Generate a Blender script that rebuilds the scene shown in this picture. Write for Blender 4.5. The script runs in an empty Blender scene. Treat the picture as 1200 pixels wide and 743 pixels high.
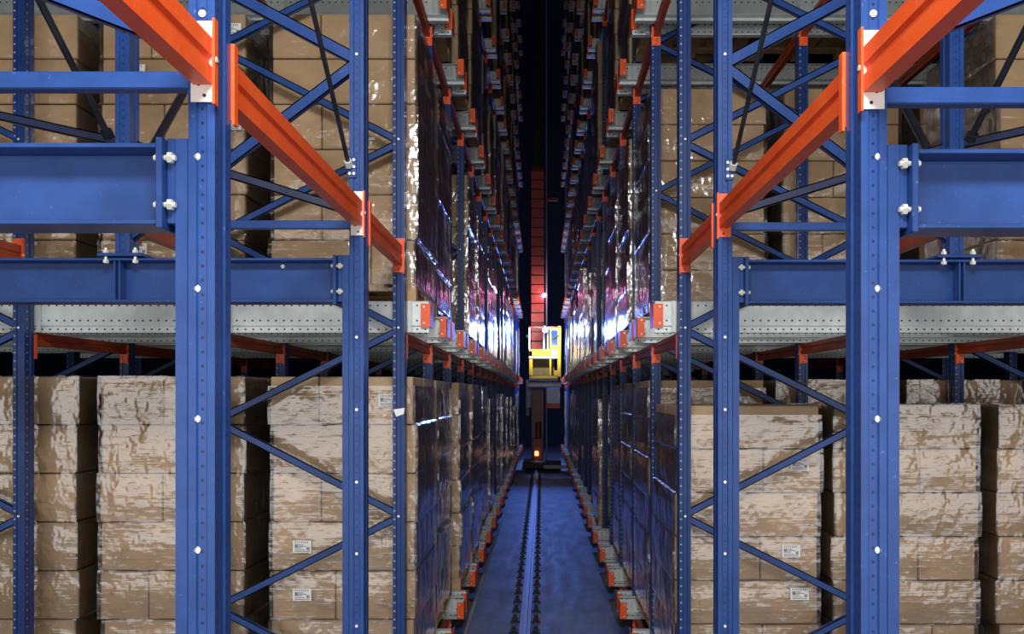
import bpy, bmesh, math, random
from mathutils import Vector, Matrix
random.seed(7)
S = bpy.context.scene
COL = S.collection

# ------------------------------------------------------------------ camera
F, VX, VY, ZC = 1020.0, 635.0, 462.5, 2.5      # focal length in px, vanishing point, eye height
cam_d = bpy.data.cameras.new('camera'); cam = bpy.data.objects.new('camera', cam_d); COL.objects.link(cam)
cam.location = (0, 0, ZC); cam.rotation_euler = (math.pi/2, 0, 0)
cam_d.sensor_width = 36; cam_d.lens = 36*F/1200
cam_d.shift_x = (600-VX)/1200; cam_d.shift_y = (VY-371.5)/1200
cam_d.clip_start = .05; cam_d.clip_end = 200
S.camera = cam
def X(px, Y): return (px-VX)*Y/F
def Z(py, Y): return ZC+(VY-py)*Y/F

# ------------------------------------------------------------------ world, light, exposure
w = bpy.data.worlds.new('world'); S.world = w; w.use_nodes = True
bg = w.node_tree.nodes['Background']; bg.inputs[0].default_value = (.35, .45, .8, 1); bg.inputs[1].default_value = .002
S.view_settings.view_transform = 'Standard'; S.view_settings.look = 'None'
S.view_settings.gamma = 1; S.view_settings.use_curve_mapping = False
S.view_settings.exposure = 0.0
def light(name, kind, loc, energy, color, rot=(0, 0, 0), **kw):
    d = bpy.data.lights.new(name, kind); d.energy = energy; d.color = color
    for k, v in kw.items(): setattr(d, k, v)
    o = bpy.data.objects.new(name, d); COL.objects.link(o); o.location = loc; o.rotation_euler = rot
    return o
# added fill lights, unseen: behind the camera and over the aisle mouth
light('fill_behind_camera', 'AREA', (0, -4.6, 2.3), 680, (1, .985, .96), (math.radians(90), 0, 0), shape='RECTANGLE', size=20, size_y=4.4)  # added broad area light, sized and placed to put glare on the film
light('fill_over_aisle', 'AREA', (0, .1, 5.3), 270, (1, .98, .96), (math.radians(52), 0, 0), shape='RECTANGLE', size=1.8, size_y=.6)  # added fill, brightens the inner beam faces and the nearest posts

# ------------------------------------------------------------------ materials
MAT = {}
def nodes(name):
    m = bpy.data.materials.new(name); m.use_nodes = True; MAT[name] = m
    nt = m.node_tree; b = nt.nodes['Principled BSDF']
    return m, nt, b
def N(nt, t, **kw):
    n = nt.nodes.new(t)
    for k, v in kw.items(): setattr(n, k, v)
    return n
def math_n(nt, op, a, b=None, c=None):
    n = N(nt, 'ShaderNodeMath', operation=op)
    for i, v in enumerate((a, b, c)):
        if v is None: continue
        if isinstance(v, (int, float)): n.inputs[i].default_value = v
        else: nt.links.new(v, n.inputs[i])
    return n.outputs[0]
def mixc(nt, fac, c1, c2):
    n = N(nt, 'ShaderNodeMix', data_type='RGBA')
    if isinstance(fac, float): n.inputs[0].default_value = fac
    else: nt.links.new(fac, n.inputs[0])
    for i, c in ((6, c1), (7, c2)):
        if isinstance(c, tuple): n.inputs[i].default_value = (*c, 1)
        else: nt.links.new(c, n.inputs[i])
    return n.outputs[2]
def noise(nt, vec, scale, detail=3, rough=.55):
    n = N(nt, 'ShaderNodeTexNoise'); n.inputs['Scale'].default_value = scale
    n.inputs['Detail'].default_value = detail; n.inputs['Roughness'].default_value = rough
    nt.links.new(vec, n.inputs['Vector']); return n.outputs['Fac']
def coords(nt, scale=(1, 1, 1), rand=False):
    tc = N(nt, 'ShaderNodeTexCoord'); mp = N(nt, 'ShaderNodeMapping'); mp.inputs['Scale'].default_value = scale
    nt.links.new(tc.outputs['Object'], mp.inputs['Vector'])
    if rand:
        oi = N(nt, 'ShaderNodeObjectInfo'); k = math_n(nt, 'MULTIPLY', oi.outputs['Random'], 57.0)
        cx = N(nt, 'ShaderNodeCombineXYZ')
        for i in range(3): nt.links.new(k, cx.inputs[i])
        nt.links.new(cx.outputs[0], mp.inputs['Location'])
    return mp.outputs[0], tc
def ramp(nt, v, lo, hi):
    n = N(nt, 'ShaderNodeMapRange'); n.inputs[1].default_value = lo; n.inputs[2].default_value = hi
    nt.links.new(v, n.inputs[0]); return n.outputs[0]
def bump(nt, b, h, strength=.2, dist=.01):
    n = N(nt, 'ShaderNodeBump'); n.inputs['Strength'].default_value = strength; n.inputs['Distance'].default_value = dist
    nt.links.new(h, n.inputs['Height']); nt.links.new(n.outputs[0], b.inputs['Normal'])
def painted(name, col, col2, rough=.38, metal=0., sc=9., spec=.5, scratch=(.62, .7), scratch_col=None):
    m, nt, b = nodes(name)
    v, tc = coords(nt, rand=True)
    base = mixc(nt, ramp(nt, noise(nt, v, sc), .35, .7), col, col2)
    if scratch_col:
        base = mixc(nt, ramp(nt, noise(nt, v, 60, 2), *scratch), base, scratch_col)
    nt.links.new(base, b.inputs['Base Color'])
    b.inputs['Roughness'].default_value = rough; b.inputs['Metallic'].default_value = metal
    b.inputs['Specular IOR Level'].default_value = spec
    return m, nt, b, tc, base
def perforate(nt, b, tc, base, holecol, pitch, rows_side, rows_front, r, axis='Z', nside='X'):
    """round punched holes: 'rows' give the hole line across the face, 'axis' is the line's direction"""
    s = N(nt, 'ShaderNodeSeparateXYZ'); nt.links.new(tc.outputs['Object'], s.inputs[0])
    sn = N(nt, 'ShaderNodeSeparateXYZ'); nt.links.new(tc.outputs['Normal'], sn.inputs[0])
    along = s.outputs[axis]
    d = math_n(nt, 'MULTIPLY', math_n(nt, 'SUBTRACT', math_n(nt, 'FRACT', math_n(nt, 'DIVIDE', along, pitch)), .5), pitch)
    d2 = math_n(nt, 'MULTIPLY', d, d); total = None
    for face, across, rows in rows_side + rows_front:
        gate = math_n(nt, 'GREATER_THAN', math_n(nt, 'ABSOLUTE', sn.outputs[face]), .7)
        for rr in rows:
            e = math_n(nt, 'SUBTRACT', s.outputs[across], rr)
            q = math_n(nt, 'LESS_THAN', math_n(nt, 'ADD', d2, math_n(nt, 'MULTIPLY', e, e)), r*r)
            q = math_n(nt, 'MULTIPLY', q, gate)
            total = q if total is None else math_n(nt, 'MAXIMUM', total, q)
    nt.links.new(mixc(nt, total, base, holecol), b.inputs['Base Color'])
BLUE, BLUE2 = (.017, .053, .200), (.023, .068, .25)
painted('blue_steel', BLUE, BLUE2, .36, spec=.3, scratch_col=(.07, .13, .32), scratch=(.68, .78))
m, nt, b, tc, base = painted('blue_perforated', BLUE, BLUE2, .34, spec=.3, scratch_col=(.07, .13, .32), scratch=(.68, .78))
perforate(nt, b, tc, base, (.008, .022, .085), .04, [('X', 'Y', (.020, .092))], [('Y', 'X', (0.,))], .0048)
m, nt, b, tc, base = painted('blue_perforated_shaded', (.012, .036, .14), (.016, .046, .172), .34, spec=.3)  # same blue darkened to paint in the dimmer light on deeper posts
perforate(nt, b, tc, base, (.30, .33, .42), .055, [('X', 'Y', (.03,))], [('Y', 'X', (-.027,))], .0062)  # pale dots stand for bright boxes showing through the holes
painted('dark_blue_steel', (.012, .02, .06), (.02, .03, .085), .4)
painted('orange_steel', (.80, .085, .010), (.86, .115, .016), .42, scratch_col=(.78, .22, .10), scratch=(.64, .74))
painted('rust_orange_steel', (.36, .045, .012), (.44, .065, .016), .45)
painted('white_connector_face', (.80, .72, .66), (.86, .80, .76), .5)
m, nt, b, tc, base = painted('galvanized', (.60, .66, .65), (.72, .77, .76), .42, .1, 14)
perforate(nt, b, tc, base, (.045, .05, .05), .053, [], [('Y', 'Z', (-.030, -.132, -.190))], .0068, 'X')
painted('galvanized_plain', (.50, .55, .54), (.62, .67, .66), .42, .1, 14)
painted('zinc_bolt', (.74, .75, .66), (.85, .85, .78), .3, .3)
painted('pallet_wood', (.42, .26, .12), (.55, .36, .19), .8, 0, 12)
painted('label_paper', (.78, .78, .76), (.84, .84, .82), .55)
painted('label_ink', (.25, .26, .28), (.34, .34, .36), .6)
painted('black_rod', (.010, .012, .02), (.02, .022, .03), .4)
painted('crane_red', (.66, .085, .06), (.74, .11, .08), .45)
painted('crane_dark_red', (.13, .018, .015), (.18, .025, .02), .4)
painted('crane_yellow', (.85, .50, .03), (.90, .56, .05), .35)
painted('crane_olive', (.10, .075, .02), (.13, .10, .03), .6)
painted('crane_grey', (.30, .30, .34), (.38, .38, .42), .5, .1)
painted('cabinet_white', (.72, .75, .82), (.80, .82, .88), .35)
painted('rubber_black', (.010, .010, .012), (.018, .018, .02), .55)
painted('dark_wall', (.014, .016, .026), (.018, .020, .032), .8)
m, nt, b = nodes('cab_glass')
b.inputs['Base Color'].default_value = (.03, .07, .22, 1); b.inputs['Roughness'].default_value = .06
# cardboard, slightly different from box to box
m, nt, b = nodes('cardboard')
v, tc = coords(nt, rand=True)
oi = N(nt, 'ShaderNodeObjectInfo')
c1 = mixc(nt, oi.outputs['Random'], (.44, .31, .175), (.57, .41, .245))
v2, _ = coords(nt, (1, 1, 1.6), True)
c2 = mixc(nt, ramp(nt, noise(nt, v2, 6, 4), .35, .8), c1, (.41, .29, .175))
nt.links.new(c2, b.inputs['Base Color']); b.inputs['Roughness'].default_value = .75; b.inputs['Specular IOR Level'].default_value = .25
bump(nt, b, noise(nt, v, 5, 2), .25, .01)
# stretch film: clear plastic with wrinkles, hazier where the layers overlap
m, nt, b = nodes('stretch_film'); nt.nodes.remove(b)
out = nt.nodes['Material Output']
v, tc = coords(nt, (1.3, 1.3, 1.0), True); vh, _ = coords(nt, (1.2, 1.2, 13), True); vd, _ = coords(nt, (7, 7, 3), True)
rs = N(nt, 'ShaderNodeMapping'); rs.inputs['Rotation'].default_value = (.35, .35, 0); nt.links.new(vh, rs.inputs[0])
h1 = noise(nt, rs.outputs[0], 1.6, 4, .6); h2 = noise(nt, v, 3.2, 3, .6); h3 = noise(nt, vd, 1.5, 3)
hh = math_n(nt, 'ADD', math_n(nt, 'MULTIPLY', h1, .22), math_n(nt, 'ADD', math_n(nt, 'MULTIPLY', h2, 1.5), math_n(nt, 'MULTIPLY', h3, .10)))
bp = N(nt, 'ShaderNodeBump'); bp.inputs['Strength'].default_value = .6; bp.inputs['Distance'].default_value = .035
nt.links.new(hh, bp.inputs['Height'])
gl = N(nt, 'ShaderNodeBsdfGlossy'); gl.inputs['Roughness'].default_value = .15; gl.inputs['Color'].default_value = (.95, .96, 1, 1)
nt.links.new(bp.outputs[0], gl.inputs['Normal'])
df = N(nt, 'ShaderNodeBsdfDiffuse'); df.inputs['Color'].default_value = (.80, .80, .82, 1); nt.links.new(bp.outputs[0], df.inputs['Normal'])
tr = N(nt, 'ShaderNodeBsdfTransparent'); tr.inputs['Color'].default_value = (.97, .96, .95, 1)
mx = N(nt, 'ShaderNodeMixShader'); nt.links.new(ramp(nt, noise(nt, rs.outputs[0], .9, 4, .65), .45, .85), mx.inputs[0])
mx.inputs[0].default_value = .1
fr = N(nt, 'ShaderNodeFresnel'); fr.inputs['IOR'].default_value = 1.5; nt.links.new(bp.outputs[0], fr.inputs['Normal'])
haze = math_n(nt, 'MULTIPLY', ramp(nt, noise(nt, rs.outputs[0], .9, 4, .65), .42, .8), .06)
mh = N(nt, 'ShaderNodeMixShader'); nt.links.new(haze, mh.inputs[0]); nt.links.new(tr.outputs[0], mh.inputs[1]); nt.links.new(df.outputs[0], mh.inputs[2])
gf = math_n(nt, 'MINIMUM', math_n(nt, 'ADD', math_n(nt, 'MULTIPLY', fr.outputs[0], 1.6), .06), .90)
mg = N(nt, 'ShaderNodeMixShader'); nt.links.new(gf, mg.inputs[0]); nt.links.new(mh.outputs[0], mg.inputs[1]); nt.links.new(gl.outputs[0], mg.inputs[2])
nt.nodes.remove(mx); nt.links.new(mg.outputs[0], out.inputs[0])
# smooth sealed concrete
m, nt, b = nodes('concrete')
v, tc = coords(nt)
cc = mixc(nt, ramp(nt, noise(nt, v, 1.6, 6, .65), .3, .7), (.16, .18, .23), (.28, .31, .37))
nt.links.new(cc, b.inputs['Base Color'])
vs, _ = coords(nt, (3, .5, 1))
nt.links.new(ramp(nt, noise(nt, vs, 2.5, 5, .6), -1.0, 1.6), b.inputs['Roughness'])
bump(nt, b, noise(nt, v, 22, 4), .12, .004); b.inputs['Specular IOR Level'].default_value = .2
def emit(name, col, s):
    m, nt, b = nodes(name); b.inputs['Base Color'].default_value = (*col, 1)
    b.inputs['Emission Color'].default_value = (*col, 1); b.inputs['Emission Strength'].default_value = s
emit('lamp_blue_white', (.75, .83, 1), 30); emit('lamp_magenta', (1, .35, .75), 40); emit('lamp_amber', (1, .40, .10), 4)

# ------------------------------------------------------------------ mesh helpers
class MB:
    def __init__(s): s.v = []; s.f = []; s.m = []
    def face(s, idx, mi=0): s.f.append(idx); s.m.append(mi)
    def box(s, x0, x1, y0, y1, z0, z1, mi=0):
        x0, x1 = sorted((x0, x1)); y0, y1 = sorted((y0, y1)); z0, z1 = sorted((z0, z1))
        n = len(s.v)
        s.v += [(x0, y0, z0), (x1, y0, z0), (x1, y1, z0), (x0, y1, z0), (x0, y0, z1), (x1, y0, z1), (x1, y1, z1), (x0, y1, z1)]
        for q in ((3, 2, 1, 0), (4, 5, 6, 7), (0, 1, 5, 4), (1, 2, 6, 5), (2, 3, 7, 6), (3, 0, 4, 7)): s.face([n+i for i in q], mi)
        return s
    def prism(s, poly, h0, h1, axis='z', mi=0):
        """poly: counter-clockwise outline; axis z: (x,y), axis x: (y,z), axis y: (z,x)"""
        n = len(s.v); k = len(poly)
        for h in (h0, h1):
            for a, b_ in poly:
                s.v.append((a, b_, h) if axis == 'z' else (h, a, b_) if axis == 'x' else (b_, h, a))
        s.face([n+i for i in range(k)][::-1], mi); s.face([n+k+i for i in range(k)], mi)
        for i in range(k):
            j = (i+1) % k; s.face([n+i, n+j, n+k+j, n+k+i], mi)
        return s
    def bar(s, p, q, w_, d_, up=(0, 1, 0), mi=0):
        """rectangular bar from p to q; d_ is measured along 'up'"""
        p, q = Vector(p), Vector(q); t = (q-p).normalized(); u = Vector(up); u = (u-t*u.dot(t)).normalized(); r = t.cross(u)
        n = len(s.v)
        for e in (p, q):
            for a, b_ in ((-1, -1), (1, -1), (1, 1), (-1, 1)): s.v.append(tuple(e+r*(a*w_/2)+u*(b_*d_/2)))
        for fc in ((3, 2, 1, 0), (4, 5, 6, 7), (0, 1, 5, 4), (1, 2, 6, 5), (2, 3, 7, 6), (3, 0, 4, 7)): s.face([n+i for i in fc], mi)
        return s
    def cbar(s, p, q, w_, d_, up=(0, 1, 0), t_=.006):
        """open C channel brace: web at the front, two flanges behind"""
        p, q = Vector(p), Vector(q); t = (q-p).normalized(); u = Vector(up); u = (u-t*u.dot(t)).normalized(); r = t.cross(u)
        s.bar(p-u*(d_/2-t_/2), q-u*(d_/2-t_/2), w_, t_, up)
        for k in (-1, 1): s.bar(p+r*(k*(w_/2-t_/2)), q+r*(k*(w_/2-t_/2)), t_, d_, up)
        return s
    def cyl(s, p, q, r_, n_=10, mi=0, r2=None):
        p, q = Vector(p), Vector(q); t = (q-p).normalized()
        a = Vector((1, 0, 0)) if abs(t.x) < .9 else Vector((0, 1, 0)); u = (a-t*a.dot(t)).normalized(); w_ = t.cross(u)
        n = len(s.v)
        for e, rr in ((p, r_), (q, r_ if r2 is None else r2)):
            for i in range(n_):
                an = 2*math.pi*i/n_; s.v.append(tuple(e+u*(math.cos(an)*rr)+w_*(math.sin(an)*rr)))
        s.face([n+i for i in range(n_)][::-1], mi); s.face([n+n_+i for i in range(n_)], mi)
        for i in range(n_):
            j = (i+1) % n_; s.face([n+i, n+j, n+n_+j, n+n_+i], mi)
        return s
    def sphere(s, c, r_, nu=10, nv=6, mi=0):
        n = len(s.v); c = Vector(c)
        for j in range(1, nv):
            for i in range(nu):
                a, p_ = 2*math.pi*i/nu, math.pi*j/nv
                s.v.append(tuple(c+Vector((math.sin(p_)*math.cos(a), math.sin(p_)*math.sin(a), math.cos(p_)))*r_))
        s.v.append(tuple(c+Vector((0, 0, r_)))); s.v.append(tuple(c-Vector((0, 0, r_)))); T, B = len(s.v)-2, len(s.v)-1
        for j in range(nv-2):
            for i in range(nu):
                k = (i+1) % nu; s.face([n+j*nu+i, n+(j+1)*nu+i, n+(j+1)*nu+k, n+j*nu+k], mi)
        for i in range(nu):
            k = (i+1) % nu; s.face([T, n+i, n+k], mi); s.face([B, n+(nv-2)*nu+k, n+(nv-2)*nu+i], mi)
        return s
    def mesh(s, name, mats, bevel=0, smooth=False):
        me = bpy.data.meshes.new(name); me.from_pydata(s.v, [], s.f)
        for q in (mats if isinstance(mats, (list, tuple)) else [mats]): me.materials.append(MAT[q])
        me.polygons.foreach_set('material_index', s.m)
        bm = bmesh.new(); bm.from_mesh(me); bmesh.ops.recalc_face_normals(bm, faces=bm.faces)
        if bevel:
            bmesh.ops.bevel(bm, geom=list(bm.edges), offset=bevel, segments=1, affect='EDGES', clamp_overlap=True)
        bm.to_mesh(me); bm.free()
        if smooth: me.polygons.foreach_set('use_smooth', [True]*len(me.polygons))
        me.update(); return me
def obj(name, me, parent=None, loc=(0, 0, 0), rotz=0):
    o = bpy.data.objects.new(name, me); COL.objects.link(o); o.location = loc
    if rotz: o.rotation_euler = (0, 0, rotz)
    if parent is not None: o.parent = parent
    return o
def tag(o, label=None, cat=None, group=None, kind=None):
    if label: o['label'] = label
    if cat: o['category'] = cat
    if group: o['group'] = group
    if kind: o['kind'] = kind
    return o
def thing(name, label, cat, loc=(0, 0, 0), group=None):
    return tag(obj(name, None, None, loc), label, cat, group, 'thing')
SIDE = {-1: 'left', 1: 'right'}
ORD = ['', 'first', 'second', 'third', 'fourth', 'fifth', 'sixth', 'seventh', 'eighth', 'ninth', 'tenth', 'eleventh', 'twelfth', 'thirteenth',
       'fourteenth', 'fifteenth', 'sixteenth', 'seventeenth', 'eighteenth', 'nineteenth', 'twentieth', 'twenty-first', 'twenty-second']
LVL = ['', 'lowest', 'second', 'third', 'fourth', 'fifth', 'sixth', 'seventh']

# ------------------------------------------------------------------ layout of the rack
YA = {-1: 2.43, 1: 2.49}; YB = {-1: 4.46, 1: 4.51}
Y0, PITCH, NL = 5.74, 1.45, 20                # first upright row, lane pitch, lanes
row = lambda k: Y0+PITCH*k
PX = (.945, 2.16, 3.45, 4.68)                 # upright lines across the aisle
LEV = lambda L: .513+2.62*(L-1)               # rail top of level L
TOP = 16.6
vis = lambda L, k: (LEV(L)-ZC-.35) < .4534*(row(k)+1.4)     # the frame reaches it

# ------------------------------------------------------------------ setting
tag(obj('floor', MB().box(-9, 9, -12, 42, -.1, 0).mesh('floor', 'concrete')), kind='structure')
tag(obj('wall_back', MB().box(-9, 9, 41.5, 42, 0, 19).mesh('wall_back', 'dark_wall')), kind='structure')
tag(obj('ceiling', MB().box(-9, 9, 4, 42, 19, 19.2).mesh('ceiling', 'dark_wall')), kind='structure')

# ------------------------------------------------------------------ shared part meshes
def post_mesh(wd, dp, h, mat, z0=0):
    g = .16*wd
    p = [(-wd/2, 0), (-g-.004, 0), (-g, .007), (g, .007), (g+.004, 0), (wd/2, 0), (wd/2, dp*.42), (wd/2-.006, dp*.47), (wd/2-.006, dp*.60),
         (wd/2, dp*.65), (wd/2, dp), (-wd/2, dp), (-wd/2, dp*.65), (-wd/2+.006, dp*.60), (-wd/2+.006, dp*.47), (-wd/2, dp*.42)]
    return MB().prism(p, z0, h).mesh('upright_post', mat)
BOLT = MB().cyl((0, 0, 0), (0, -.004, 0), .0105, 12).cyl((0, -.004, 0), (0, -.007, 0), .0070, 6).mesh('bolt', 'zinc_bolt')
BOLT_S = MB().cyl((0, 0, 0), (0, -.006, 0), .0078, 8).mesh('bolt_small', 'zinc_bolt')
BOLT_X = MB().cyl((-.03, 0, 0), (.03, 0, 0), .008, 8).cyl((-.022, 0, 0), (-.009, 0, 0), .016, 6).cyl((.009, 0, 0), (.022, 0, 0), .016, 6).mesh('through_bolt', 'zinc_bolt')
P_NEAR = post_mesh(.074, .125, 8.6, 'blue_perforated'); P_NEAR_UP = post_mesh(.074, .11, 8.6-3.22, 'blue_perforated')
P_RACK = post_mesh(.076, .11, TOP, 'blue_perforated_shaded')

# ------------------------------------------------------------------ front portal: frames A (nearest) and B, I-beams, tie beams
def near_frame(s, Y, which):
    lab = {'A': 'thick bright blue upright frame standing nearest the camera, %s of the aisle',
           'B': 'blue upright frame just behind the nearest post, %s of the aisle'}[which] % SIDE[s]
    t = thing('upright_frame', lab, 'rack frame', (0, Y, 0), 'portal upright frames')
    xc = .950
    obj('post', P_NEAR, t, (s*xc, 0, 0))
    # lower part is widened by a second channel up to the portal beam
    obj('stiffening_channel', MB().prism([(-.018, 0), (.014, 0), (.018, .006), (.018, .10), (-.018, .10)] if s < 0 else [(-.014, 0), (.018, 0), (.018, .10), (-.018, .10), (-.018, .006)], .012, 3.215).mesh('stiffening_channel', 'blue_steel'), t, (s*(xc+.055), 0, 0))
    obj('base_plate', MB().box(-.13, .13, -.06, .19, 0, .012).mesh('base_plate', 'blue_steel', .003), t, (s*(xc+.02), 0, 0))
    xo = 2.15
    obj('post', P_NEAR_UP, t, (s*xo, 0, 3.22))
    obj('base_plate', MB().box(-.115, .115, -.035, .16, 3.205, 3.222).mesh('base_plate', 'blue_steel', .003), t, (s*xo, 0, 0))
    for q in (-.075, .075):
        obj('bolt', MB().cyl((0, 0, 3.17), (0, 0, 3.25), .008, 8).cyl((0, 0, 3.222), (0, 0, 3.238), .015, 6).cyl((0, 0, 3.172), (0, 0, 3.188), .015, 6).mesh('anchor_bolt', 'zinc_bolt'), t, (s*(xo+q), -.018, 0))
    zs = [(Z(p, Y), p) for p in ((645, 491, 338, 183, 15) if which == 'A' else (734, 649, 565, 480, 395, 63))]
    for z, p in zs:
        obj('bolt', BOLT if which == 'A' else BOLT_S, t, (s*(.965 if p > 165 and which == 'A' else .95), .007 if p < 165 or which == 'B' else .007, z))
    return t
def brace(t, p, q, wd=.05, dp=.035, mat='blue_steel'):
    o = obj('brace', MB().cbar(p, q, wd, dp).mesh('brace', mat), t); return o
for s in (-1, 1):
    Y = YA[s]; t = near_frame(s, Y, 'A')
    zh = (Z(93.5, Y+.03), Z(111.5, Y+.03))[s > 0]
    obj('crossbar', MB().box(s*.99, s*2.11, .03, .075, zh-.025, zh+.025).mesh('crossbar', 'blue_steel', .004), t)
    brace(t, (s*.99, .085, Z(58, Y+.085)), (s*2.13, .085, Z(58, Y+.085)+.44), .058, .03)
    brace(t, (s*.99, .085, Z(58, Y+.085)+.93), (s*2.13, .085, Z(58, Y+.085)+.47), .058, .03)
    Y = YB[s]; t = near_frame(s, Y, 'B')
    mirror = lambda px: px if s < 0 else 2*VX-px
    zz = lambda py: Z(py, YB[-1])
    hz = zz(261.5)
    obj('crossbar', MB().box(s*.985, s*2.115, .03, .07, hz-.021, hz+.021).mesh('crossbar', 'blue_steel', .003), t)
    brace(t, (s*.96, .055, zz(66)), (s*2.14, .055, zz(-78)), .062, .036)
    brace(t, (s*.96, .055, zz(70)), (s*2.14, .055, zz(276)), .058, .036)
    brace(t, (s*.97, .10, zz(245)), (s*2.14, .10, zz(163)), .045, .03, 'dark_blue_steel')
    brace(t, (s*2.16, .10, zz(163)), (s*3.5, .10, zz(95)), .045, .03, 'dark_blue_steel')
    # gusset with six bolts where the diagonal rod is tied to the post
    gz = zz(196)
    obj('gusset', MB().box(-.022, .022, -.004, .004, -.055, .055).mesh('gusset', 'blue_steel', .002), t, (s*.972, -.004, gz))
    for i in range(3):
        for j in (-.011, .011):
            obj('bolt', BOLT_S, t, (s*.972+j, -.008, gz-.035+i*.035))
def portal_beam(s, Y, which):
    z0, z1 = (Z(263.5, 2.42), Z(168.5, 2.42)); x0, x1 = 1.066, 3.9
    lab = {'A': 'deep blue steel I-beam bolted to the nearest %s post', 'B': 'long dark blue I-beam bolted to the second %s post'}[which] % SIDE[s]
    t = thing('portal_beam', lab, 'steel beam', (0, Y, 0), 'portal beams')
    d0, d1, tf = -.02, .12, .013
    m_ = MB().box(s*x0, s*x1, d0, d1, z1-tf, z1).box(s*x0, s*x1, d0, d1, z0, z0+tf).box(s*x0, s*x1, .058, .068, z0+tf, z1-tf)
    obj('beam_body', m_.mesh('beam_body', 'blue_steel', .002), t)
    obj('end_plate', MB().box(s*1.048, s*1.066, -.03, .16, z0-.012, z1+.014).mesh('end_plate', 'blue_steel', .002), t)
    obj('packing_plate', MB().box(s*1.024, s*1.047, .0, .13, z0+.005, z1+.018).mesh('packing_plate', 'blue_steel', .002), t)
    for z in (z0+.055, z1-.04):
        for yy in (-.012, .13):
            obj('bolt', BOLT_X, t, (s*1.047, yy, z))
    xs = (-X(138, YB[-1])) if which == 'B' else 2.6
    for xx in ((xs-.012, xs+.012) if which == 'B' else (xs,)):
        obj('stiffener', MB().box(s*xx-.004, s*xx+.004, d0+.01, .058, z0+tf, z1-tf).mesh('stiffener', 'blue_steel'), t)
    if which == 'B' and s < 0:
        obj('bolt', BOLT, t, (X(331, Y+.05), .058, Z(312, Y+.05)))
    return t
for s in (-1, 1):
    portal_beam(s, YA[s], 'A'); portal_beam(s, YB[s], 'B')

def beam_profile(hh, wd):
    return [(-wd/2, -hh/2), (wd/2, -hh/2), (wd/2, -hh*.12), (wd/2-.009, -hh*.05), (wd/2-.009, hh*.05), (wd/2, hh*.12), (wd/2, hh/2), (-wd/2, hh/2),
            (-wd/2, hh*.12), (-wd/2+.009, hh*.05), (-wd/2+.009, -hh*.05), (-wd/2, -hh*.12)]
def y_beam_mesh(hh, wd, L, mat):
    # profile runs along y: prism axis y takes (z, x)
    return MB().prism([(b_, a) for a, b_ in beam_profile(hh, wd)][::-1], 0, L, 'y').mesh('beam_body', mat)
def connector_mesh(hh, s, front, mats):
    """L-shaped hooked end plate: one leg on the post face, the other wraps its aisle side; punched holes as recessed dark discs"""
    q = -s                                   # towards the aisle
    m_ = MB()
    m_.box(-.034, .034, 0, .004, -hh/2, hh/2, 0)
    m_.box(q*.034, q*.041, *((-.022, .004) if front else (0, .03)), -hh/2-.012, hh/2, 1)
    if front:
        for zz in (-.42, -.28, .33, -.13):
            m_.cyl((-q*(.012 if zz != -.42 else -.004), .0005, zz*hh), (-q*(.012 if zz != -.42 else -.004), -.0015, zz*hh), .0052, 8, 2)
        m_.cyl((q*.041, -.010, 0), (q*.045, -.010, 0), .008, 6, 3)
    return m_.mesh('connector', mats)
CM = ['white_connector_face', 'orange_steel', 'rubber_black', 'zinc_bolt']; CO = ['orange_steel', 'orange_steel', 'rubber_black', 'zinc_bolt']
def tie_beam(x, s, ya, yb, z, lab, hh=.125, wd=.052, con=.225, mat='orange_steel', face=True, conn=True, white=False):
    t = thing('tie_beam', lab, 'rack beam', (x, ya, z), 'orange tie beams')
    obj('beam_body', y_beam_mesh(hh, wd, yb-ya-.012, mat), t, (0, .006, 0))
    if conn:
        obj('connector', connector_mesh(con, s, True, CM if white else CO), t, (0, yb-ya-.006, 0))
        obj('connector', connector_mesh(con, s, False, CO), t, (0, 0.0, -.01))
    return t
ZT = ZC+.928
for s in (-1, 1):
    L = SIDE[s]
    tie_beam(s*.944, s, .35, YA[s], ZT, 'nearest bright orange beam running over the camera to the front %s post' % L, white=True, hh=.13)
    tie_beam(s*.944, s, YA[s]+.127, YB[s], ZT, 'orange beam between the nearest and second %s aisle posts' % L, white=(s < 0))
    tie_beam(s*.945, s, YB[s]+.127, Y0, ZT-.01, 'short orange beam between the second and third %s aisle posts' % L)
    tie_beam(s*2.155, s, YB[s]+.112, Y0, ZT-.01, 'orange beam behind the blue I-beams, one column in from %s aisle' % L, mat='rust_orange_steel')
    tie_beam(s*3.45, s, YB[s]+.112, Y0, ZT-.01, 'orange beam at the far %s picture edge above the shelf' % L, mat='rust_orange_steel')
    # bracing rods in the fore-and-aft plane
    def rod(p, q, r, lab, name='bracing_rod', mat='black_rod', nut='black_rod'):
        m_ = MB().cyl(p, q, r, 8); d = (Vector(q)-Vector(p)).normalized()
        o = thing(name, lab, 'brace', p, 'bracing rods')
        obj('rod', MB().cyl((0, 0, 0), tuple(Vector(q)-Vector(p)), r, 8).mesh('rod', mat), o)
        obj('end_nut', MB().cyl(tuple(d*-.005), tuple(d*.03), r*1.9, 6).mesh('end_nut', nut), o)
    yb = YB[s]; k = Vector((0, yb-.03, Z(195, YB[-1])))
    rod((s*.985, yb-.02, Z(195, YB[-1])), (s*.985, YA[s]+.14, Z(195, YB[-1])+1.30), .0115, 'thin black bracing rod hooked to the second %s aisle post' % L, nut='zinc_bolt')
    rod((s*2.215, yb-.01, Z(160, YB[-1])), (s*2.215, YA[s]+.13, Z(160, YB[-1])+1.28), .017, 'dark diagonal rod above the I-beams, running forward on the %s' % L)
    rod((s*2.15, yb+.17, Z(195, YB[-1])), (s*2.15, Y0-.05, Z(195, YB[-1])+1.15), .024, 'dark diagonal rod above the I-beams, running back on the %s' % L)

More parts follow.
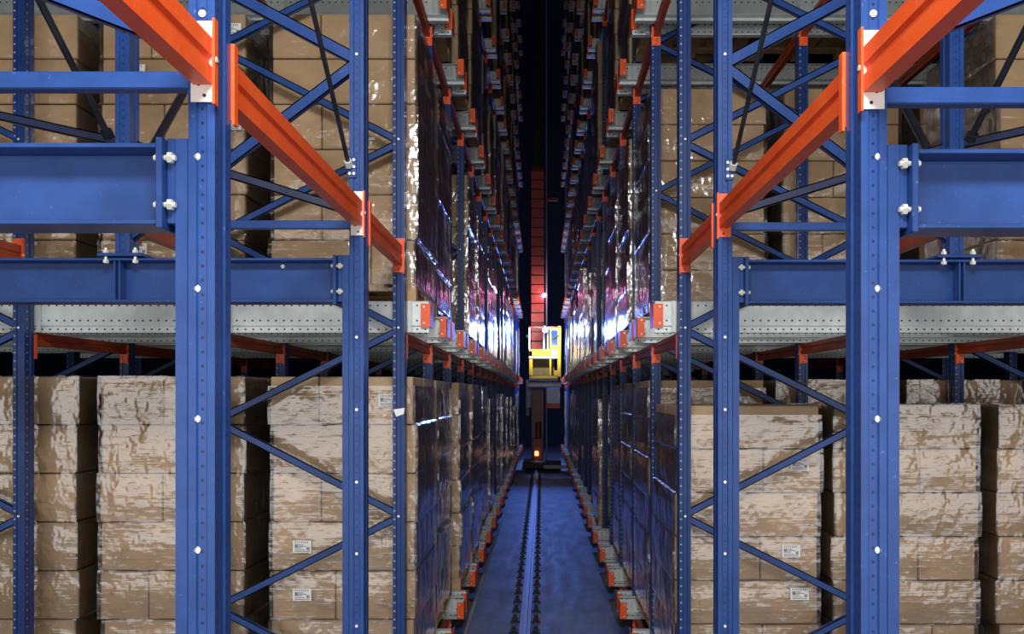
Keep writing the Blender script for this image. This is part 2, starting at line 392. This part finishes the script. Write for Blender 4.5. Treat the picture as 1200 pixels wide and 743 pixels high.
# ------------------------------------------------------------------ rack upright frames (row 0 is the first one with pallets behind it)
def zigzag(xa, xb, ztop, y, s):
    z = ZC+.4416-1.243*2; res = []
    while z < ztop:
        res.append(((s*xa, y, z), (s*xb, y, z+.6215))); res.append(((s*xb, y, z+.6315), (s*xa, y, z+1.233))); z += 1.243
    return res
first_frame = None
def rack_frame(k, s, pair):
    global first_frame
    a, b_ = pair; Y = row(k)
    where = 'at the %s aisle edge' % SIDE[s] if a < 1 else 'deeper inside the %s rack' % SIDE[s]
    t = thing('upright_frame', 'blue perforated upright frame %s, %s row of the rack' % (where, ORD[k+1]), 'rack frame', (0, Y, 0), 'rack upright frames')
    if first_frame is None: first_frame = t
    for x in (a, b_):
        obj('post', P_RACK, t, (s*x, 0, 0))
        obj('base_plate', MB().box(-.07, .07, -.03, .14, 0, .01).mesh('base_plate', 'blue_steel'), t, (s*x, 0, 0))
    zz = zigzag(a, b_, 9 if k < 4 else TOP-1.3, .055, s)
    if k < 4:
        for p, q in zz: brace(t, p, q, .048, .03)
        for p, q in zz[::2]:
            if p[2] < 6.5: obj('bolt', BOLT_S, t, (p[0], 0, p[2]))
    else:
        m_ = MB()
        for p, q in zz: m_.bar(p, q, .045, .03)
        tag(obj('bracing', m_.mesh('bracing', 'blue_steel'), t), kind='stuff')
for s in (-1, 1):
    for k in range(NL+1):
        rack_frame(k, s, PX[:2])
        if k < 4: rack_frame(k, s, PX[2:])
tag(obj('paper_tag', MB().prism([(-.03, -.02), (.018, -.038), (.028, .036), (-.012, .030)], -.002, 0, 'y').mesh('paper_tag', 'label_paper'), first_frame, (-.945+.005, -.003, Z(483, Y0))), 'torn white paper tag')

# ------------------------------------------------------------------ cross beams under the rails and shuttle rails
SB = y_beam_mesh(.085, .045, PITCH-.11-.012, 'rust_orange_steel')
SC = {s: connector_mesh(.15, s, True, CO) for s in (-1, 1)}; SCB = {s: connector_mesh(.15, s, False, CO) for s in (-1, 1)}
for s in (-1, 1):
    for L in range(1, 8):
        for k in range(NL):
            if not vis(L, k): continue
            for ix, x in enumerate(PX[:3]):
                if ix and (k > 3 or L > 3): continue
                col = ('aisle-side', 'middle', 'innermost')[ix]
                t = thing('support_beam', 'orange %s beam under the rails, %s rack, %s level, %s bay back' % (col, SIDE[s], LVL[L], ORD[k+1]),
                          'rack beam', (s*x, row(k)+.11, LEV(L)-.256), 'orange support beams under the rails')
                obj('beam_body', SB, t, (0, .006, 0))
                obj('connector', SC[s], t, (0, PITCH-.116, -.04))
                if k == 0: obj('connector', SCB[s], t, (0, .002, -.048))
XE = .765
def rail_mesh(Ln, s, far):
    d = -1 if far else 1
    m_ = MB()
    X0, X1 = 0, s*Ln
    m_.box(X0, X1, 0, d*.005, -.160, 0); m_.box(X0, X1, 0, d*.055, -.006, 0); m_.box(X0, X1, 0, d*.085, -.166, -.160)
    e = .016
    m_.box(X0, X1, d*e, d*(e+.005), -.212, -.166); m_.box(X0, X1, d*e, d*(e+.06), -.212, -.207)
    return m_.mesh('rail_channel', 'galvanized')
RAIL = {(Ln, s, far): rail_mesh(Ln, s, far) for Ln in (4.6, 2.0) for s in (-1, 1) for far in (0, 1)}
STOP = {}
for s in (-1, 1):
    for far in (0, 1):
        d = -1 if far else 1
        y0, y1 = (-.018, .17) if not far else (-.22, -.006)
        m_ = MB().box(s*-.012, s*.052, y0, y0+.006, -.175, -.018).box(s*-.012, s*-.006, y0, y1, -.175, -.018).box(s*-.012, s*.0, y1-.006, y1, -.175, -.018)
        for zq in (-.04, -.15): m_.cyl((s*.03, y0, zq), (s*.03, y0-.006, zq), .007, 6, 1)
        STOP[s, far] = m_.mesh('end_stop', ['orange_steel', 'zinc_bolt'])
HANG = MB().box(-.014, .014, -.008, .002, -.212, .0).mesh('hanger', 'galvanized_plain', .001)
stuff = {-1: MB(), 1: MB()}; stuff_o = {-1: MB(), 1: MB()}
for s in (-1, 1):
    for L in range(1, 8):
        for k in range(NL):
            if not vis(L, k): continue
            for far in (0, 1):
                y = row(k)+.148 if not far else row(k+1)-.035
                if L > 4:
                    st = stuff[s]; zt = LEV(L)
                    st.box(s*XE, s*(XE+2), y, y+.006, zt-.16, zt).box(s*XE, s*(XE+2), y+.016, y+.022, zt-.212, zt-.16)
                    stuff_o[s].box(s*(XE+.012), s*(XE+.07), y-.02, y-.006, zt-.175, zt-.018)
                    continue
                t = thing('shuttle_rail', 'galvanized perforated shuttle rail, %s rack, %s level, %s lane, %s edge' % (SIDE[s], LVL[L], ORD[k+1], ('front', 'rear')[far]),
                          'shuttle rail', (s*XE, y, LEV(L)), 'shuttle rails')
                obj('rail_channel', RAIL[(4.6 if k < 3 else 2.0), s, far], t)
                obj('end_stop', STOP[s, far], t)
                for x in (PX[:3] if k < 3 else PX[:1]):
                    obj('hanger', HANG, t, (s*(x-XE-.055), -.012 if not far else -.0, 0))
for s in (-1, 1):
    if stuff[s].v:
        o = tag(obj('rail_bundle', stuff[s].mesh('rail_bundle', 'galvanized_plain')), 'rows of rails high up in the dark, %s of the aisle' % SIDE[s], 'shuttle rails', kind='stuff')
        tag(obj('end_stops', stuff_o[s].mesh('end_stops', 'orange_steel'), o), kind='stuff')

# ------------------------------------------------------------------ pallet loads
DEP = 1.10
def pallet_mesh():
    m_ = MB(); W = .99
    for i in range(5): m_.box(i*(W-.12)/4-W/2, i*(W-.12)/4+.12-W/2, 0, DEP, .098, .12)          # top boards
    for y in (0, DEP/2-.05, DEP-.1): m_.box(-W/2, W/2, y, y+.1, .076, .098)
    for x in (-W/2, -.07, W/2-.14):
        for y in (0, DEP/2-.05, DEP-.1): m_.box(x, x+.14, y, y+.1, .018, .076)
    for x in (-W/2, -.06, W/2-.12): m_.box(x, x+.12, 0, DEP, 0, .018)
    return m_.mesh('pallet', 'pallet_wood')
PALLET = pallet_mesh()
CART = {}
def carton_mesh(w_, d_, h_):
    k = (round(w_, 3), round(d_, 3), round(h_, 3))
    if k not in CART: CART[k] = MB().box(-w_/2, w_/2, -d_/2, d_/2, 0, h_).mesh('carton', 'cardboard', .006)
    return CART[k]
def film_mesh(offs, h, z0, z1, seed):
    """sleeve of wrapping film around a load: drawn tight over every layer, pinched between the layers, creased; each side has its own edge"""
    r = random.Random(seed); W = .99; n = 12; v, f = [], []
    lv = []                                                   # (height, layer offset, bulge)
    for q, o in enumerate(offs):
        a, b_ = .12+q*h, .12+(q+1)*h
        if q == 0: a = z0
        if q == len(offs)-1: b_ = z1
        for t_ in (.0, .06, .25, .5, .75, .94, 1.0):
            lv.append((a+(b_-a)*min(max(t_, .004), .996), o, (.0, .006, .010, .012, .010, .006, .0)[int(round(t_*6))] if 0 < t_ < 1 else .001))
    ph = [r.uniform(0, 6.28) for _ in range(4)]
    for sd in range(4):
        base = len(v)
        for z, o, bl in lv:
            for i in range(n+1):
                u = i/n; e = math.sin(math.pi*u)
                d = .0075+bl*.75*(.35+.65*e)+e*(.0022*math.sin(u*9+ph[sd]+z*7)+r.uniform(-.0008, .0008))
                c = .0075+bl*.26
                x, y = ((-W/2-c+(W+2*c)*u, -d), (W/2+d, -c+(DEP+2*c)*u), (W/2+c-(W+2*c)*u, DEP+d), (-W/2-d, DEP+c-(DEP+2*c)*u))[sd]
                v.append((x+o, y, z))
        for j in range(len(lv)-1):
            for i in range(n):
                p = base+j*(n+1)+i; f.append((p, p+1, p+n+2, p+n+1))
    me = bpy.data.meshes.new('stretch_film'); me.from_pydata(v, [], f); me.materials.append(MAT['stretch_film'])
    me.polygons.foreach_set('use_smooth', [True]*len(f)); me.update(); return me
FILM = {}
def far_film(nl, h, sd, offs):
    k = (nl, round(h, 3), sd)
    if k not in FILM: FILM[k] = film_mesh(offs, h, .07, .12+nl*h, sd)
    return FILM[k]
def label_mesh():
    m_ = MB().box(-.063, .063, 0, -.0015, -.042, .042, 0)
    for i in range(7): m_.box(-.05+i*.014, -.043+i*.014, -.0015, -.002, .022, .036, 1)
    for z, a, b_ in ((.012, -.05, .01), (.002, -.05, .03), (-.008, -.05, .0), (-.022, -.05, .02), (-.033, -.05, .05)): m_.box(a, b_, -.0015, -.002, z-.003, z+.003, 1)
    m_.box(.03, .052, -.0015, -.002, -.025, -.003, 1).box(-.05, -.03, -.0015, -.002, -.004, .016, 1)
    return m_.mesh('label', ['label_paper', 'label_ink'])
LABEL = label_mesh()
BLK = {}
def block_offs(nl, sd):
    r = random.Random(sd); return [r.uniform(-.012, .012) for _ in range(nl)]
def block_mesh(nl, h, sd):
    k = (nl, round(h, 3), sd)
    if k not in BLK:
        m_ = MB()
        for j, o in enumerate(block_offs(nl, sd)):
            for q in (0, 1):
                m_.box(-.49+o, .49+o, q*DEP/2+.004, (q+1)*DEP/2-.004, .12+j*h+.003, .12+(j+1)*h-.002)
        BLK[k] = m_.mesh('carton_block', 'cardboard')
    return BLK[k]
def load(xc, y, z, nl, h, lab, detail, rnd, cap=.03, labels=(), group='wrapped pallet loads'):
    t = thing('pallet_load', lab, 'pallet load', (xc, y, z), group)
    obj('pallet', PALLET, t)
    H = nl*h
    if detail:
        offs = [rnd.uniform(-.016, .016) for _ in range(nl)]
        for j in range(nl):
            o = offs[j]
            cut = .34 if (j % 2) else .60
            cut += rnd.choice((0, 0, .1))
            for r_ in (0, 1):
                for a, b_ in ((-.49, -.49+.98*cut), (-.49+.98*cut, .49)):
                    obj('carton', carton_mesh(b_-a-.008, DEP/2-.008, h-.009), t, ((a+b_)/2+o, DEP*(r_+.5)/2+rnd.uniform(-.002, .002), .12+j*h))
        obj('stretch_film', film_mesh(offs, h, .07, .12+H-cap, rnd.randrange(999)), t)
    else:
        sd = rnd.randrange(4)
        tag(obj('carton_block', block_mesh(nl, h, sd), t), kind='stuff')
        obj('stretch_film', far_film(nl, h, sd, block_offs(nl, sd)), t)
    for lx, lz, face in labels:
        if face == 'f': obj('label', LABEL, t, (lx, -.021, lz))
        else:
            obj('label', LABEL, t, (face*.521, lx, lz), math.pi/2*face if face > 0 else -math.pi/2)
    return t
def lab_at(px, py, y, xc, z): return (X(px, y)-xc, Z(py, y)-z, 'f')
rnd = random.Random(3)
YF = lambda k: row(k)+.21
# --- left rack, columns of the first lanes
colL = [-1.355, -2.522, -3.67, -4.83]
colR = [1.41, 2.49, 3.61, 4.72]
CN = ('nearest the aisle', 'second from the aisle', 'third from the aisle', 'fourth from the aisle')
NEAR_LAB = {}
for s, cols in ((-1, colL), (1, colR)):
    for L in (1, 2, 3):
        for k in range(4):
            for c, xc in enumerate(cols):
                if not vis(L, k): continue
                if k >= 2 and c > 1: continue
                if L == 3 and (k < 1 or c > 2): continue
                if k > 1 and c > 0: continue
                if c == 3 and s > 0: continue
                if s > 0 and L == 2 and k == 0 and c < 2: continue        # empty bays right of the aisle
                if s < 0 and L == 2 and k == 2: continue
                nl, h = 6, .31
                if L == 1: h = .333 if s < 0 else (.30 if k == 0 else .333)
                if L == 3: h = .30
                x_ = xc; y_ = YF(k)
                if s > 0 and k == 1 and L == 2: x_ = (1.41, 2.55, 3.70, 4.8)[c]
                if s < 0 and k == 1: x_ = xc-.035
                if k > 1: x_ = xc-s*rnd.uniform(-.02, .05)
                z_ = LEV(L)
                labs = []
                if (s, L, k) == (-1, 1, 0):
                    if c == 0: labs = [lab_at(355, 640, y_, x_, z_), lab_at(355, 696, y_, x_, z_), lab_at(455, 469, y_, x_, z_)]
                if (s, L, k) == (-1, 2, 0):
                    if c == 1: labs = [lab_at(273, 36, y_, x_, z_), lab_at(273, 146, y_, x_, z_), lab_at(161, 84, y_, x_, z_), lab_at(163, 293, y_, x_, z_)]
                if (s, L, k) == (1, 1, 0):
                    if c == 0: labs = [lab_at(936, 544, y_, x_, z_), lab_at(926, 645, y_, x_, z_), lab_at(936, 695, y_, x_, z_)]
                    if c == 2: labs = [(.32, Z(640, 6.2)-z_, -1), (.32, Z(692, 6.2)-z_, -1), (.32, Z(741, 6.2)-z_, -1)]
                load(x_, y_, z_, nl, h, 'film-wrapped brown cartons on pallet, %s rack, %s level, %s lane, %s' % (SIDE[s], LVL[L], ORD[k+1], CN[c]), True, rnd,
                     cap=.07 if (L == 1 and c == 0) else .0, labels=labs)
# --- the rest of the aisle fronts
for s in (-1, 1):
    for L in range(1, 8):
        for k in range(NL):
            if not vis(L, k) or (k < 4 and L <= 3): continue
            if rnd.random() < (.12 if L < 4 else .2): continue
            nl = rnd.choice((6, 6, 6, 5, 5))
            load(s*(1.38+rnd.uniform(-.05, .07)), YF(k)+rnd.uniform(-.02, .03), LEV(L), nl, rnd.choice((.30, .315, .333)),
                 'film-wrapped carton pallet along the %s aisle side, %s level, %s lane back' % (SIDE[s], LVL[L], ORD[k+1]), False, rnd)

# ------------------------------------------------------------------ floor rail of the crane
t = thing('floor_rail', 'straight steel crane rail fixed along the aisle floor', 'rail', (-.18, 0, 0))
obj('rail_head', MB().prism([(-.034, .055), (.034, .055), (.036, .085), (.028, .093), (-.028, .093), (-.036, .085)], 4.5, 40, 'z').mesh('tmp', 'crane_grey') if 0 else
    MB().box(-.027, .027, 4.5, 40, .062, .095).box(-.008, .008, 4.5, 40, .02, .062).box(-.06, .06, 4.5, 40, .010, .02).mesh('rail_head', 'crane_grey', .004), t)
obj('bearing_strip', MB().box(-.085, .085, 4.5, 40, .0, .010).mesh('bearing_strip', 'rubber_black'), t)
CLIP = MB().box(-.05, .05, -.075, .075, 0, .022).box(-.03, .03, -.035, .035, .022, .05).cyl((0, 0, .05), (0, 0, .075), .017, 6).mesh('rail_clip', 'rubber_black')
n = 0
for i in range(70):
    y = 5.0+.46*i
    if y > 34: break
    for q in (-1, 1): obj('rail_clip', CLIP, t, (q*.115, y, 0))
tag(obj('floor_conduit', MB().cyl((-.80, 4.5, .022), (-.80, 36, .022), .020, 8).mesh('floor_conduit', 'crane_grey', smooth=True)), 'thin grey conduit along the left edge of the aisle floor', 'conduit', kind='thing')

# ------------------------------------------------------------------ stacker crane
YM = 29.0
cr = thing('stacker_crane', 'red-masted stacker crane with yellow operator cab at the end of the aisle', 'crane', (0, YM, 0))
def cp(name, m_, mats, parent=cr, bevel=0): return obj(name, m_.mesh(name, mats, bevel), parent)
gx = lambda px, Y=YM: X(px, Y)
mast = cp('mast', MB().box(gx(623), gx(637), .03, .42, .25, 10.1).box(gx(625), gx(635), .06, .38, 10.1, 18.6, 1), ['crane_dark_red', 'rubber_black'])  # upper shaft coloured black for the dark the mast fades into
PANEL = MB().box(gx(622.5), gx(637.5), -.04, .03, 0, .272).mesh('mast_panel', 'crane_red', .008)  # wide gaps over the dark core stand in for shadow below each panel
for i in range(21): obj('mast_panel', PANEL, mast, (0, 0, 3.35+i*.316))
cp('guide_tube', MB().cyl((gx(640.5), .1, .3), (gx(640.5), .1, 18.5), .028, 8), 'crane_grey')
cp('guide_tube', MB().cyl((gx(618.5), .1, 1.8), (gx(618.5), .1, 3), .06, 8), 'crane_grey')
cp('base_beam', MB().box(-.62, .62, -1.2, 1.6, .14, .34), 'rubber_black', bevel=.02)
cp('base_bar', MB().box(gx(637), gx(664), -1.28, -1.2, Z(549, 27.8), Z(545, 27.8)), 'crane_grey')
for yy in (-.9, 1.2):
    cp('wheel', MB().cyl((-.23, yy, .238), (-.13, yy, .238), .14, 16), 'crane_grey')
cp('power_cabinet', MB().box(gx(640.5), gx(656), -.15, .35, Z(473, YM), Z(453, YM)), 'cabinet_white', bevel=.01)
cp('cabinet_stripe', MB().box(gx(640), gx(656), -.17, .35, Z(478.5, YM), Z(473.5, YM)), 'orange_steel', bevel=.005)
cp('side_cabinet', MB().box(gx(617), gx(622.5), -.1, .3, Z(478, YM), Z(453, YM)), 'crane_grey', bevel=.01)
cp('cross_arm', MB().box(gx(640), gx(654), .0, .12, Z(235, YM), Z(231.5, YM)), 'rust_orange_steel')
mo = cp('drive_motor', MB().box(gx(625), gx(636), -.35, .0, .34, 1.05).cyl((gx(631), -.2, 1.05), (gx(631), -.2, 1.6), .10, 12), 'crane_dark_red', bevel=.01)
cp('beacon', MB().cyl((gx(629), -.4, Z(533, YM)), (gx(629), -.4, Z(528, YM)), .06, 10), 'lamp_amber')
# operator cab, hung in front of the mast
YCb = -1.0; yc = YM+YCb; cx = lambda px: X(px, yc); cz = lambda py: Z(py, yc)
cab = obj('cab', None, cr, (0, YCb, 0))
def kp(name, m_, mats, bevel=0): return obj(name, m_.mesh(name, mats, bevel), cab)
kp('cab_floor', MB().box(cx(620), cx(657), 0, .85, cz(446), cz(441)), 'crane_grey', .01)
kp('underframe', MB().box(cx(618), cx(658), .05, .8, cz(454), cz(447)), 'crane_grey', .02)
kp('side_wall', MB().box(cx(620), cx(624), 0, .85, cz(440), cz(411)), 'crane_yellow', .01)
kp('side_wall', MB().box(cx(653.5), cx(657.5), 0, .85, cz(446), cz(382)), 'crane_yellow', .01)
kp('front_panel', MB().box(cx(620), cx(645), 0, .06, cz(418), cz(409.5)), 'crane_yellow', .01)
kp('console', MB().box(cx(624), cx(649.5), .22, .8, cz(440), cz(419)), 'crane_olive')
kp('console_edge', MB().box(cx(620), cx(654), -.02, .1, cz(420), cz(417.6)), 'cabinet_white')
kp('kick_plate', MB().box(cx(622), cx(653), -.02, .06, cz(443.5), cz(440.5)), 'crane_yellow')
kp('door_panel', MB().box(cx(644), cx(646), 0, .05, cz(440), cz(384)).box(cx(646), cx(653.5), 0, .05, cz(409.5), cz(406)).box(cx(646), cx(653.5), 0, .05, cz(387), cz(383)).box(cx(649.5), cx(653.5), 0, .05, cz(440), cz(434)), 'crane_yellow')
kp('window_pane', MB().box(cx(646), cx(653.5), .02, .03, cz(406), cz(387)), 'cab_glass')
kp('window_pane', MB().box(cx(646), cx(653.5), .02, .03, cz(417.5), cz(409.5)), 'cab_glass')
for px in (620.5, 637.5, 642):
    kp('cab_post', MB().box(cx(px)-.02, cx(px)+.02, 0, .04, cz(410), cz(383)), 'cabinet_white')
kp('top_bar', MB().box(cx(620), cx(658), -.01, .05, cz(384.2), cz(382.6)), 'crane_dark_red')
kp('wiper_arm', MB().bar((cx(647), -.02, cz(397)), (cx(655), -.02, cz(393)), .05, .03), 'rubber_black')
kp('mirror', MB().box(cx(617), cx(620), -.04, 0, cz(395.5), cz(392.5)), 'rubber_black')
lx, lz = cx(638.5), cz(388.5)
kp('added_lamp_arm', MB().box(lx-.02, lx+.02, -.6, .04, lz+.13, lz+.17).box(lx-.02, lx+.02, -.60, -.56, lz+.06, lz+.17), 'crane_dark_red')  # added arm, holds the lamp forward so it lights the cab front
kp('work_lamp', MB().sphere((lx, -.58, lz), .075), 'lamp_blue_white')
cp('signal_lamp', MB().sphere((gx(637.5), -.1, Z(346.5, YM)), .065), 'lamp_magenta')
light('crane_work_lamp', 'SPOT', (lx, yc-.70, lz), 1050, (.11, .25, 1), (math.radians(76), 0, math.radians(180)), shadow_soft_size=.10, spot_size=math.radians(84), spot_blend=.7)
light('crane_cab_fill', 'SPOT', (lx, yc-.72, lz+.02), 330, (.85, .9, 1), (math.radians(84), 0, 0), shadow_soft_size=.07, spot_size=math.radians(130), spot_blend=.5)  # added spot facing back, brightens the cab front and mast
light('crane_signal_lamp', 'POINT', (gx(637.5), YM-.35, Z(346.5, YM)), .6, (1, .35, .75), shadow_soft_size=.07)
light('crane_rear_fill', 'POINT', (.25, YM+1.2, Z(400, YM)), 700, (.20, .34, 1), shadow_soft_size=.12)  # added unseen light, tints the space behind the crane navy
